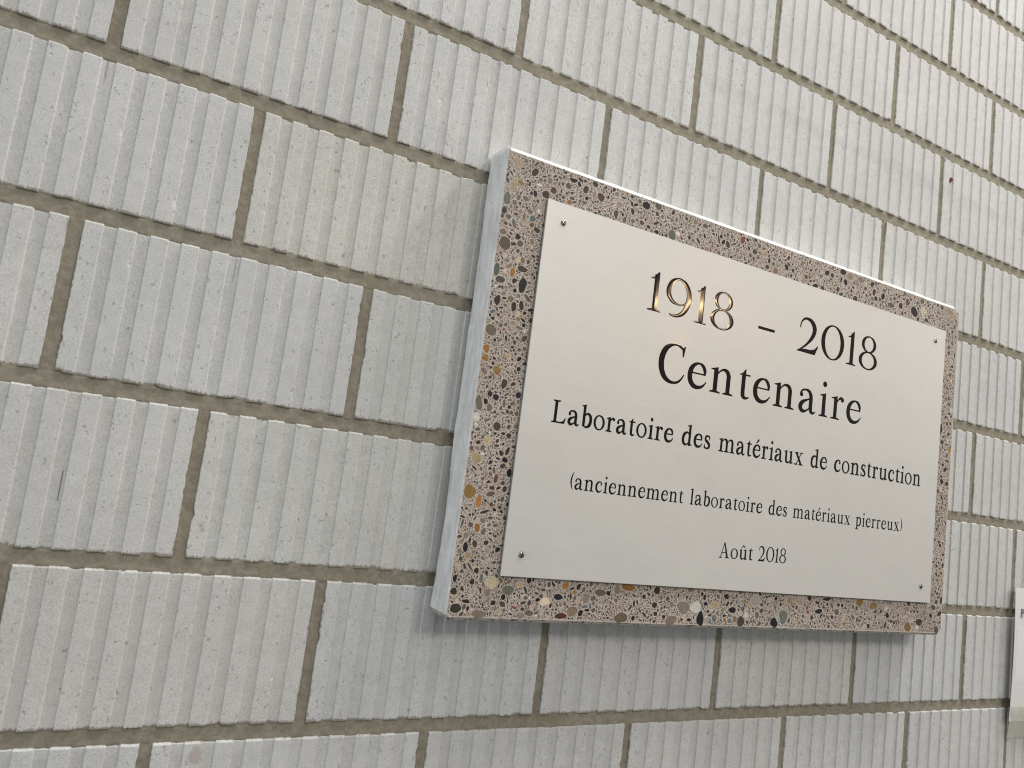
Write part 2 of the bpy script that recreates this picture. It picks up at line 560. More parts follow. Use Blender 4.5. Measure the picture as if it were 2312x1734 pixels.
TINT = {(5, 2): (0.99, 0.975, 0.935), (8, 1): (1.0, 0.985, 0.97), (2, 3): (1.01, 1.0, 0.995), (2, 2): (1.01, 1.0, 0.995),
        (1, 2): (1.01, 1.0, 0.995), (7, 2): (1.0, 1.0, 0.985), (6, 3): (0.99, 1.0, 0.985)}
rr = random.Random(3)
bed_strips, head_joints = [], []
for r_ in range(-5, 13):
    if r_ in OFF:
        off = OFF[r_]
    else:
        off = rr.choice([-0.09, -0.22, 0.04])
    zt = -r_ * HC + BD.get(r_, 0) - BW / 2
    zb = -(r_ + 1) * HC + BD.get(r_ + 1, 0) + BW / 2
    bed_strips.append(-r_ * HC + BD.get(r_, 0))
    j0 = int(math.floor((-0.75 - off) / PITCH))
    j1 = int(math.ceil((2.7 - off) / PITCH))
    for j in range(j0, j1):
        # brick j+1 lies between joints j and j+1
        xa = off + j * PITCH + JD.get((r_, j), 0)
        xb = off + (j + 1) * PITCH + JD.get((r_, j + 1), 0)
        x0 = (xa + xb) / 2 - BL / 2
        head_joints.append((xa, zb, zt))
        g = rr.gauss(0, 0.013)
        wmt = rr.gauss(0, 0.004)
        tint = TINT.get((r_, j + 1), (1 + g + wmt, 1 + g, 1 + g - wmt * 1.3))
        add_brick(x0, zb, zt - zb, (r_ + 20) * 100 + (j + 50), tint)

me = mesh_np("brickwork", np.concatenate(brick_V), [np.concatenate(brick_F)])
ca = me.color_attributes.new("tint", 'FLOAT_COLOR', 'POINT')
ca.data.foreach_set('color', np.concatenate(brick_T).ravel())
brick_obj = link("brickwork", me, [M_BRICK], WALL)
del brick_V, brick_F, brick_T

# mortar: bed and head strips with a slightly hollow, sandy face
mv, mf, mc = [], [], 0


def strip(u0, u1, c0, c1, vert, seed):
    """one joint filled from u0 to u1 lengthways, c0..c1 across"""
    global mc
    du = 0.0022
    nu = max(2, int((u1 - u0) / du))
    nc = 11
    U, Cc = np.meshgrid(np.linspace(u0, u1, nu), np.linspace(c0, c1, nc), indexing='ij')
    t = np.linspace(-1, 1, nc)[None, :]
    r = np.random.default_rng(seed)
    y = 2.05e-3 + 0.35e-3 * (1 - t ** 2)
    y = y + np.clip((np.abs(Cc - (c0 + c1) / 2) - ((c1 - c0) / 2 - 0.0022)) / 0.0015, 0, 1) * 1.2e-3
    y = y + (smooth_noise(nu, 22, seed) * 0.3e-3)[:, None] + (smooth_noise(nu, 5, seed + 1) * 0.22e-3)[:, None]
    y = y + r.normal(0, 0.14e-3, (nu, nc))
    # small crumbs and voids along the edges
    for e_, sd in ((0, 3), (-1, 4)):
        y[:, e_] += smooth_noise(nu, 2.5, seed + sd) * 0.7e-3
    V = np.stack([Cc, y, U], -1) if vert else np.stack([U, y, Cc], -1)
    idx = np.arange(nu * nc).reshape(nu, nc) + mc
    F = np.stack([idx[:-1, :-1], idx[1:, :-1], idx[1:, 1:], idx[:-1, 1:]], -1).reshape(-1, 4)
    if vert:
        F = F[:, ::-1]
    mv.append(V.reshape(-1, 3))
    mf.append(F)
    mc += nu * nc


for i, zc_ in enumerate(bed_strips):
    strip(-1.0, 2.95, zc_ - BW / 2 - 0.0025, zc_ + BW / 2 + 0.0025, False, 500 + i * 7)
for i, (xc_, z0, z1) in enumerate(head_joints):
    strip(z0 - 0.001, z1 + 0.001, xc_ - JW / 2 - 0.0030, xc_ + JW / 2 + 0.0030, True, 4000 + i * 7)
me = mesh_np("mortar", np.concatenate(mv), [np.concatenate(mf)], smooth=True)
# the head strips end inside the bed strips, a touch deeper
link("mortar", me, [M_MORTAR], WALL)
# core of the wall behind the facing
zlo, zhi = -13 * HC, 5 * HC
x0, x1 = -1.05, 2.98
cv = [(x0, .0115, zlo), (x1, .0115, zlo), (x1, .0115, zhi), (x0, .0115, zhi), (x0, .12, zlo), (x1, .12, zlo), (x1, .12, zhi), (x0, .12, zhi)]
cf = [(0, 1, 2, 3), (7, 6, 5, 4), (0, 4, 5, 1), (1, 5, 6, 2), (2, 6, 7, 3), (3, 7, 4, 0)]
link("wall_core", mesh_np("wall_core", cv, [np.array(cf)]), [M_MORTAR], WALL)

# ------------------------------------------------------------------ the plaque
SX, SZ = 0.4168, -0.7048           # top left front corner of the slab
SW, SH, ST = 0.7987, 0.4937, 0.042
PLAQUE = thing("commemorative_plaque", "polished pebble concrete slab with engraved metal plate fixed on the ribbed brick wall", "plaque",
               (SX, -0.0012, SZ + ZO))


def slab_mesh():
    # outline, counter-clockwise seen from the front: x right, z up, with cut corners
    corners = [(0.000, -0.0005), (0.0, -0.4885), (0.0035, -SH), (SW - 0.008, -SH), (SW - 0.0015, -SH + 0.008),
               (SW, -0.012), (SW - 0.0115, 0.0)]
    pts, kind = [], []
    nC = len(corners)
    for i in range(nC):
        a, c = np.array(corners[i]), np.array(corners[(i + 1) % nC])
        m = max(1, int(np.hypot(*(c - a)) / 0.004))
        for j in range(m):
            pts.append(a + (c - a) * j / m)
            kind.append(i)
    pts = np.array(pts)
    N = len(pts)
    kind = np.array(kind)
    jit = np.random.default_rng(5)
    nrm = np.zeros((N, 2))
    for i in range(N):
        t = pts[(i + 1) % N] - pts[i - 1]
        nrm[i] = (t[1], -t[0])
    nrm /= np.linalg.norm(nrm, axis=1)[:, None]
    wob = smooth_noise(N, 4, 31) * 0.25e-3 + smooth_noise(N, 1.5, 32) * 0.22e-3
    top_w = np.clip(nrm[:, 1], 0, 1)
    bot_w = np.clip(-nrm[:, 1], 0, 1)
    inset = 0.5e-3 + 4.4e-3 * top_w ** 2 + 2.4e-3 * bot_w ** 2
    depth = 0.5e-3 + 3.4e-3 * top_w ** 2 + 2.2e-3 * bot_w ** 2
    chip = np.abs(smooth_noise(N, 2.2, 33)) * 0.6e-3 + np.clip(smooth_noise(N, 5, 37) - 0.72, 0, 1) * 6e-3
    outer = pts + nrm * wob[:, None]
    inner = pts - nrm * (inset + chip * 0.6)[:, None]
    # back edge: cast unevenly, so the thickness wanders along the left side
    s = np.arange(N)
    back = 0.0006 + np.clip(smooth_noise(N, 26, 35), -0.2, 1) * 0.0 + np.abs(smooth_noise(N, 9, 36)) * 0.4e-3
    left = (nrm[:, 0] < -0.8)
    prof = np.interp(-pts[:, 1], [0, 0.06, 0.12, 0.18, 0.25, 0.31, 0.36, 0.40, 0.44, 0.49],
                     [0.0, 0.0004, 0.0016, 0.0022, 0.0012, 0.0020, 0.0055, 0.0080, 0.0045, 0.0006])
    back = np.where(left, back + prof, back)
    ring = []
    ring.append(np.stack([inner[:, 0], np.full(N, -ST), inner[:, 1]], 1))                    # 0 front
    ring.append(np.stack([outer[:, 0], -ST + depth + chip * .5, outer[:, 1]], 1))            # 1 chamfer
    for k, f in enumerate((0.35, 0.7)):
        y = (-ST + depth) * (1 - f) + (-back) * f
        o2 = outer + nrm * (smooth_noise(N, 7, 40 + k) * 0.2e-3)[:, None]
        ring.append(np.stack([o2[:, 0], y, o2[:, 1]], 1))
    o2 = outer + nrm * (smooth_noise(N, 5, 50) * 0.35e-3)[:, None]
    ring.append(np.stack([o2[:, 0], -back - 0.0012, o2[:, 1]], 1))
    o3 = outer - nrm * 1.0e-3
    ring.append(np.stack([o3[:, 0], -back, o3[:, 1]], 1))
    V = np.concatenate(ring)
    F, MI = [], []
    for k in range(len(ring) - 1):
        for i in range(N):
            j = (i + 1) % N
            F.append((k * N + i, (k + 1) * N + i, (k + 1) * N + j, k * N + j))
            if k == 0:
                MI.append(2 if top_w[i] > 0.75 else (4 if bot_w[i] > .3 else (0 if nrm[i, 0] > 0.2 else 1)))
            else:
                MI.append(4 if (bot_w[i] > .3 or nrm[i, 0] > 0.5) else (2 if top_w[i] > 0.5 else 1))
    quads = np.array(F)
    front = np.arange(N)[None, :]
    bk = ((len(ring) - 1) * N + np.arange(N))[::-1][None, :]
    return V, quads, MI, front, bk


# --- pebbles, cut flush: (x mm, z mm, half width, half height, colour)
CLR = {'k': (0.022, 0.020, 0.022), 'd': (0.050, 0.036, 0.030), 'b': (0.075, 0.050, 0.036), 'd2': (0.085, 0.075, 0.058),
       'g': (0.155, 0.130, 0.098), 'g2': (0.235, 0.180, 0.130), 't': (0.33, 0.265, 0.20), 'o': (0.345, 0.165, 0.048),
       'o2': (0.285, 0.170, 0.062), 'y': (0.50, 0.385, 0.225), 'y2': (0.60, 0.48, 0.28), 'r': (0.215, 0.085, 0.062),
       'c': (0.60, 0.52, 0.42), 'w': (0.72, 0.69, 0.64), 'w2': (0.28, 0.27, 0.25), 'v': (0.125, 0.135, 0.105), 'v2': (0.135, 0.165, 0.150),
       'u': (0.16, 0.185, 0.195), 'n': (0.19, 0.135, 0.095)}
BIG = [(37.8, -145.6, 4.9, 8.6, 'k'), (34.9, -128.4, 6.1, 3.4, 'b'), (24.0, -134.0, 2.9, 6.0, 'o'), (10.6, -167.6, 3.8, 5.9, 'b'),
       (7.9, -200.1, 5.8, 6.5, 'g'), (21.0, -239.9, 4.3, 5.5, 'o2'), (31.3, -253.0, 3.2, 6.0, 'b'), (4.9, -276.8, 4.2, 7.4, 'v'),
       (8.6, -366.5, 6.8, 7.4, 'o2'), (19.5, -374.7, 4.0, 6.5, 'o'), (5.5, -220.3, 3.7, 4.6, 'o'), (5.6, -230.2, 4.4, 3.8, 'o2'),
       (4.8, -292.0, 3.4, 4.6, 'w'), (49.5, -261.8, 3.3, 3.4, 'k'), (21.1, -314.0, 3.9, 5.1, 'y'), (11.0, -332.6, 5.4, 5.3, 'y'),
       (30.3, -170.9, 3.3, 5.9, 'd'), (39.5, -167.1, 2.7, 5.5, 'd'), (50.9, -343.4, 3.2, 5.0, 'k'), (5.0, -136.0, 3.8, 6.4, 'v'),
       (11.8, -422.0, 2.8, 4.9, 'k'), (46.2, -455.0, 6.6, 6.0, 'y2'), (66.9, -462.4, 7.6, 4.9, 'v'), (128.3, -466.3, 6.1, 3.0, 'k'),
       (9.9, -482.2, 6.1, 4.7, 'd2'), (219.6, -451.9, 9.9, 3.9, 'o'), (261.2, -453.5, 4.5, 4.9, 'd'), (182.1, -459.7, 7.8, 4.0, 'g'),
       (213.4, -485.1, 9.6, 5.9, 'g'), (148.2, -480.7, 7.2, 5.3, 'g2'), (133.9, -486.2, 7.3, 3.7, 'r'), (112.5, -471.9, 6.2, 4.2, 'c'),
       (36.4, -486.9, 8.2, 4.0, 'g2'), (303.0, -470.9, 10.0, 7.0, 't'), (321.5, -470.3, 8.0, 6.5, 'c'), (330.4, -483.4, 6.0, 8.2, 'k'),
       (286.3, -486.0, 9.1, 5.0, 'g2'), (84.8, -487.0, 5.4, 3.3, 't'), (94.6, -484.1, 5.2, 3.0, 'g2'), (164.9, -466.5, 5.3, 5.1, 't'),
       (417.9, -459.0, 8.8, 6.1, 'w2'), (468.7, -477.0, 7.8, 9.0, 'v2'), (453.2, -484.3, 6.2, 6.2, 'k'), (396.2, -484.5, 6.4, 6.0, 'd2'),
       (380.3, -471.4, 6.1, 3.8, 'k'), (613.6, -453.8, 8.3, 4.7, 'o2'), (642.8, -456.9, 8.5, 5.2, 'o2'), (719.7, -483.0, 7.9, 6.7, 'o2'),
       (745.1, -476.1, 7.4, 5.6, 'b'), (533.6, -467.8, 6.7, 3.3, 'k'), (569.3, -467.7, 4.7, 4.8, 'v'), (512.1, -487.5, 7.8, 3.0, 't'),
       (547.8, -451.5, 8.4, 2.5, 'k'), (785.8, -486.0, 5.3, 5.3, 'g'), (478.4, -456.0, 5.8, 4.6, 'y'), (352.3, -466.3, 6.4, 4.7, 'y'),
       (497.6, -456.9, 5.9, 5.1, 't'), (793.8, -443.4, 3.1, 5.8, 'v'), (10.5, -106.0, 7.1, 7.2, 'g'), (6.5, -57.7, 4.5, 7.2, 'v'),
       (6.6, -94.6, 4.2, 3.2, 'g'), (38.6, -43.2, 2.8, 3.7, 'k'), (83.9, -14.3, 5.6, 2.5, 'k'), (35.3, -64.4, 3.8, 2.6, 'g'),
       (12.1, -42.8, 3.9, 8.9, 'y'), (82.5, -40.3, 3.2, 2.7, 'o'), (228.8, -38.4, 5.7, 6.2, 'v'), (186.6, -13.6, 5.5, 4.8, 'k'),
       (204.5, -9.4, 5.4, 4.0, 'g'), (113.4, -9.6, 3.8, 3.3, 'd'), (24.7, -95.2, 3.5, 3.4, 'd'), (28.5, -102.1, 3.9, 3.6, 't'),
       (689.2, -30.8, 8.0, 7.4, 'k'), (530.7, -9.2, 6.3, 4.0, 'k'), (636.3, -32.5, 7.2, 4.2, 'g'), (774.4, -12.7, 9.6, 5.2, 't'),
       (706.4, -11.0, 4.6, 4.1, 'g'), (718.7, -37.1, 4.3, 2.9, 'd'), (545.3, -12.1, 6.4, 4.5, 't'), (567.9, -11.0, 7.6, 4.1, 't'),
       (710.6, -24.9, 7.7, 4.6, 'c'), (769.7, -192.9, 3.1, 8.6, 'k'), (794.1, -220.7, 3.4, 7.2, 'o2'), (13.0, -16.0, 5.5, 5.5, 't'),
       (34.0, -452.0, 2.0, 5.0, 'v'), (22.0, -402.0, 3.0, 4.6, 'o'), (16.0, -430.0, 3.2, 4.0, 'y')]
RES = 0.4
GW, GH = int(SW * 1000 / RES) + 2, int(SH * 1000 / RES) + 2
occ = np.zeros((GH, GW), bool)
# plate footprint and the outer margin stay free of pebbles
PX, PZ, PW, PH, PT = 0.0533, -0.0450, 0.7085, 0.4028, 0.0035       # plate, relative to the slab corner


def block(x0_, x1_, z0_, z1_):
    occ[max(0, int(-z1_ / RES)):int(-z0_ / RES) + 1, max(0, int(x0_ / RES)):int(x1_ / RES) + 1] = True


block((PX + 0.012) * 1000, (PX + PW - 0.012) * 1000, (PZ - PH + 0.012) * 1000, (PZ - 0.012) * 1000)
block(0, 1.0, -SH * 1000, 0)
block(0, SW * 1000, -5.6, 0)
block(0, SW * 1000, -SH * 1000, -SH * 1000 + 3.4)
block(SW * 1000 - 2.2, SW * 1000 + 1, -SH * 1000, 0)
block(SW * 1000 - 9, SW * 1000 + 1, -SH * 1000, -SH * 1000 + 8)
block(SW * 1000 - 11, SW * 1000 + 1, -8, 0)
block(0, 5, -SH * 1000, -SH * 1000 + 5)

st_V, st_F, st_C = [], {}, []
st_n = 0
prs = np.random.default_rng(11)


def pebble_outline(a, bq, rot_, smooth_):
    if smooth_:
        m = 18
        th = np.linspace(0, 2 * np.pi, m, endpoint=False)
        k2, k3, k4 = prs.uniform(-.13, .13), prs.uniform(-.10, .10), prs.uniform(-.05, .05)
        p2, p3, p4 = prs.uniform(0, 6.3, 3)
        r_ = 1 + k2 * np.cos(2 * th + p2) + k3 * np.cos(3 * th + p3) + k4 * np.cos(5 * th + p4)
        # flatten some sides
        for _ in range(prs.integers(0, 3)):
            c_ = prs.uniform(0, 6.3)
            cosd = np.cos(th - c_)
            lim = prs.uniform(.72, .92)
            r_ = np.where(cosd * r_ > lim, lim / np.maximum(cosd, 1e-3), r_)
    else:
        m = prs.integers(5, 9)
        th = np.sort((np.arange(m) + prs.uniform(-.38, .38, m)) * 2 * np.pi / m)
        r_ = prs.uniform(.72, 1.12, m)
    x_, z_ = a * r_ * np.cos(th), bq * r_ * np.sin(th)
    c_, s_ = math.cos(rot_), math.sin(rot_)
    return np.stack([x_ * c_ - z_ * s_, x_ * s_ + z_ * c_], 1)


def place(cx, cz, out, gap, force=False):
    pp = out + np.array([cx, cz])
    lo, hi = pp.min(0) - gap, pp.max(0) + gap
    if lo[0] < 0.6 or hi[0] > SW * 1000 - 0.6 or hi[1] > -4 or lo[1] < -SH * 1000 + 2.2:
        if not force:
            return False
    ia, ib = max(0, int(lo[0] / RES)), min(GW, int(hi[0] / RES) + 2)
    ja, jb = max(0, int(-hi[1] / RES)), min(GH, int(-lo[1] / RES) + 2)
    gx, gz = np.meshgrid(np.arange(ia, ib) * RES - cx, -np.arange(ja, jb) * RES - cz)
    # inside the (nearly convex) outline grown by gap
    ang = np.arctan2(gz, gx)
    oa = np.arctan2(out[:, 1], out[:, 0])
    orr = np.hypot(out[:, 0], out[:, 1])
    o_ = np.argsort(oa)
    rb = np.interp(ang, oa[o_], orr[o_], period=2 * np.pi)
    ins = np.hypot(gx, gz) <= rb + gap
    sub = occ[ja:jb, ia:ib]
    if not force and (sub & ins).any():
        return False
    sub |= ins
    return True


def add_pebble(cx, cz, out, colr, lift):
    global st_n
    m = len(out)
    V = np.zeros((m, 3))
    V[:, 0] = (out[:, 0] + cx) / 1000
    V[:, 2] = (out[:, 1] + cz) / 1000
    V[:, 1] = -ST - 0.00004 - lift
    st_V.append(V)
    st_F.setdefault(m, []).append(np.arange(m) + st_n)
    st_C.append(np.repeat(np.array([[*colr, 1.0]], np.float32), m, 0))
    st_n += m


def jitcol(c_):
    g = prs.normal(.86, .16)
    w_ = prs.normal(0, .05)
    return tuple(np.clip(np.array(c_) * np.array([g * (1 + w_), g, g * (1 - w_)]), 0.01, 0.85))


for (cx, cz, a, bq, cc) in BIG:
    o_ = pebble_outline(a, bq, prs.uniform(-.12, .12), True)
    # keep inside the polished face
    cx = min(max(cx, a + 1.2), SW * 1000 - a - 2)
    cz = min(max(cz, -SH * 1000 + bq + 2.6), -bq - 5.2)
    if place(cx, cz, o_, .35, True):
        add_pebble(cx, cz, o_, jitcol(CLR[cc]), 0)
classes = [  # tries, rmin, rmax, smooth probability, gap
    (330, 3.6, 5.4, .95, .40), (8000, 2.1, 3.9, .4, .20), (36000, 1.3, 2.1, .25, .13), (110000, 0.85, 1.4, .15, .10), (90000, .5, .85, 0, .07)]
keys = ['k', 'd', 'b', 'd2', 'g', 'g2', 't', 'o', 'o2', 'y', 'r', 'c', 'w', 'v', 'u', 'n']
wts = np.array([.11, .12, .14, .10, .20, .17, .07, .006, .014, .012, .012, .020, .010, .020, .014, .13])
wts /= wts.sum()
cand_band = [(0.8, 70, -SH * 1000 + 2, -4), (PX * 1000 + PW * 1000 - 14, SW * 1000 - 1, -SH * 1000 + 2, -4),
             (0, SW * 1000, -62, -4), (0, SW * 1000, -SH * 1000 + 2, -SH * 1000 + 60)]
areas = np.array([(q_[1] - q_[0]) * (q_[3] - q_[2]) for q_ in cand_band])
for (tries, ra, rb_, ps, gap) in classes:
    bs = prs.choice(4, tries, p=areas / areas.sum())
    for t in range(tries):
        q_ = cand_band[bs[t]]
        cx, cz = prs.uniform(q_[0], q_[1]), prs.uniform(q_[2], q_[3])
        ix, iz = int(cx / RES), int(-cz / RES)
        if occ[min(iz, GH - 1), min(ix, GW - 1)]:
            continue
        r_ = prs.uniform(ra, rb_)
        el = prs.uniform(.55, 1.0) if prs.uniform() < .62 else prs.uniform(.22, .5)
        o_ = pebble_outline(r_, r_ * el, prs.uniform(0, 3.14), prs.uniform() < ps)
        if place(cx, cz, o_, gap):
            key = keys[prs.choice(len(keys), p=wts)]
            add_pebble(cx, cz, o_, jitcol(CLR[key]), 0)

V, quads, MI, front, bk = slab_mesh()
nv = len(V)
Vall = np.concatenate([V] + st_V)
faces = [quads, front, bk]
mi = list(MI) + [0, 1]
for m, lst in st_F.items():
    faces.append(np.array(lst)[:, ::1] + nv)
    mi += [3] * len(lst)
me = mesh_np("stone_slab", Vall, faces, mi)
ca = me.color_attributes.new("tint", 'FLOAT_COLOR', 'POINT')
ca.data.foreach_set('color', np.concatenate([np.full((nv, 4), .5, np.float32)] + st_C).ravel())
slab = link("stone_slab", me, [M_MATRIX, M_CAST, M_LIP, M_STONE, M_HONED], PLAQUE)

# --- metal plate with a fine bevelled edge
PY0 = -ST - 0.0009          # back of the plate: packed off the slab by thin washers
PY1 = PY0 - 0.0030          # its face


def plate_mesh(w, h_, y_back, y_front, bev):
    V, F, mi_ = [], [], []
    def rect(ins, y):
        return [(ins, y, -ins), (ins, y, -h_ + ins), (w - ins, y, -h_ + ins), (w - ins, y, -ins)]
    V = rect(bev, y_front) + rect(0, y_front + bev) + rect(0, y_back)
    F = [(0, 1, 2, 3)]
    mi_ = [0]
    for k in range(2):
        for i in range(4):
            j = (i + 1) % 4
            F.append((k * 4 + i, (k + 1) * 4 + i, (k + 1) * 4 + j, k * 4 + j))
            mi_.append(1)
    F.append((11, 10, 9, 8))
    mi_.append(1)
    return mesh_np("metal_plate", V, [np.array(F)], mi_)


plate = link("metal_plate", plate_mesh(PW, PH, PY0, PY1, 0.0004), [M_PLATE, M_PEDGE], PLAQUE, (PX, 0, PZ))

# ------------------------------------------------------------------ lettering: glyph shapes
# every glyph is a signed-distance drawing (mm, capital height 47), meshed as a shallow domed enamel fill
SH_ = {}


def Sx(*pts):
    return ('s', pts)


def Px(*pts):
    return ('p', pts)


def Bx(x0_, z0_, x1_, z1_):
    return ('p', ((x0_, z0_), (x1_, z0_), (x1_, z1_), (x0_, z1_)))


def Rx(cx, cy, ax, ay, bx_, by_, rot_=0.0, dx=0.0):
    return ('r', (cx, cy, ax, ay, bx_, by_, rot_, dx))


def Cx(x_, y_, r_):
    return ('s', ((x_, y_, r_), (x_ + .01, y_, r_)))


def serif(x0_, x1_, y_=0.0, th=1.8):
    return Px((x0_, y_), (x1_, y_), (x1_, y_ + th * .75), ((x0_ + x1_) / 2 + 4.2, y_ + th * 1.5), ((x0_ + x1_) / 2 - 4.2, y_ + th * 1.5), (x0_, y_ + th * .75))


def flag(x0_, xs_, xe_, y_):
    """the slanted head serif of a lowercase stem"""
    return Px((x0_, y_ - 3.6), (x0_ + .2, y_ - 2.4), (xe_, y_ + .7), (xe_, y_ - 6), (xs_, y_ - 6), (xs_, y_ - 3.7))


def arch(x_):
    return Sx((x_, 23.0, .9), (x_ + 4.5, 27.8, 1.1), (x_ + 10, 30.0, 1.7), (x_ + 15.5, 28.4, 2.8), (x_ + 18.3, 24, 3.4), (x_ + 18.5, 20, 3.45))


X_ = 31.2
E_ = [Sx((26.9, 19.3, 1.8), (26.6, 23.5, 2.5), (23.2, 28.4, 2.3), (17.2, 30.6, 1.25), (10.5, 28.3, 2.2), (5.6, 22.8, 3.3), (3.9, 15.5, 3.7), (5.3, 8.4, 3.6),
         (10.2, 3.1, 3.1), (17, 1.6, 2.3), (23.5, 3.4, 1.7), (28.2, 7.4, 1.0), (29.6, 9.6, .8)), Bx(5, 17.3, 28.6, 19.2)]
U_ = [flag(.6, 5.3, 12.1, X_), Bx(5.3, 9, 12.1, 28), Sx((8.7, 11, 3.4), (9.6, 5.2, 3.2), (14.2, 1.7, 2.2), (20.5, 2.4, 1.5), (27, 7, 1.0)),
      flag(20.5, 25.8, 32.6, X_), Bx(25.8, 3, 32.6, 28), Px((25.8, 8), (25.8, -.6), (27.3, -.6), (37.6, 1.8), (37.6, 3.2), (32.6, 3.6), (32.6, 8))]
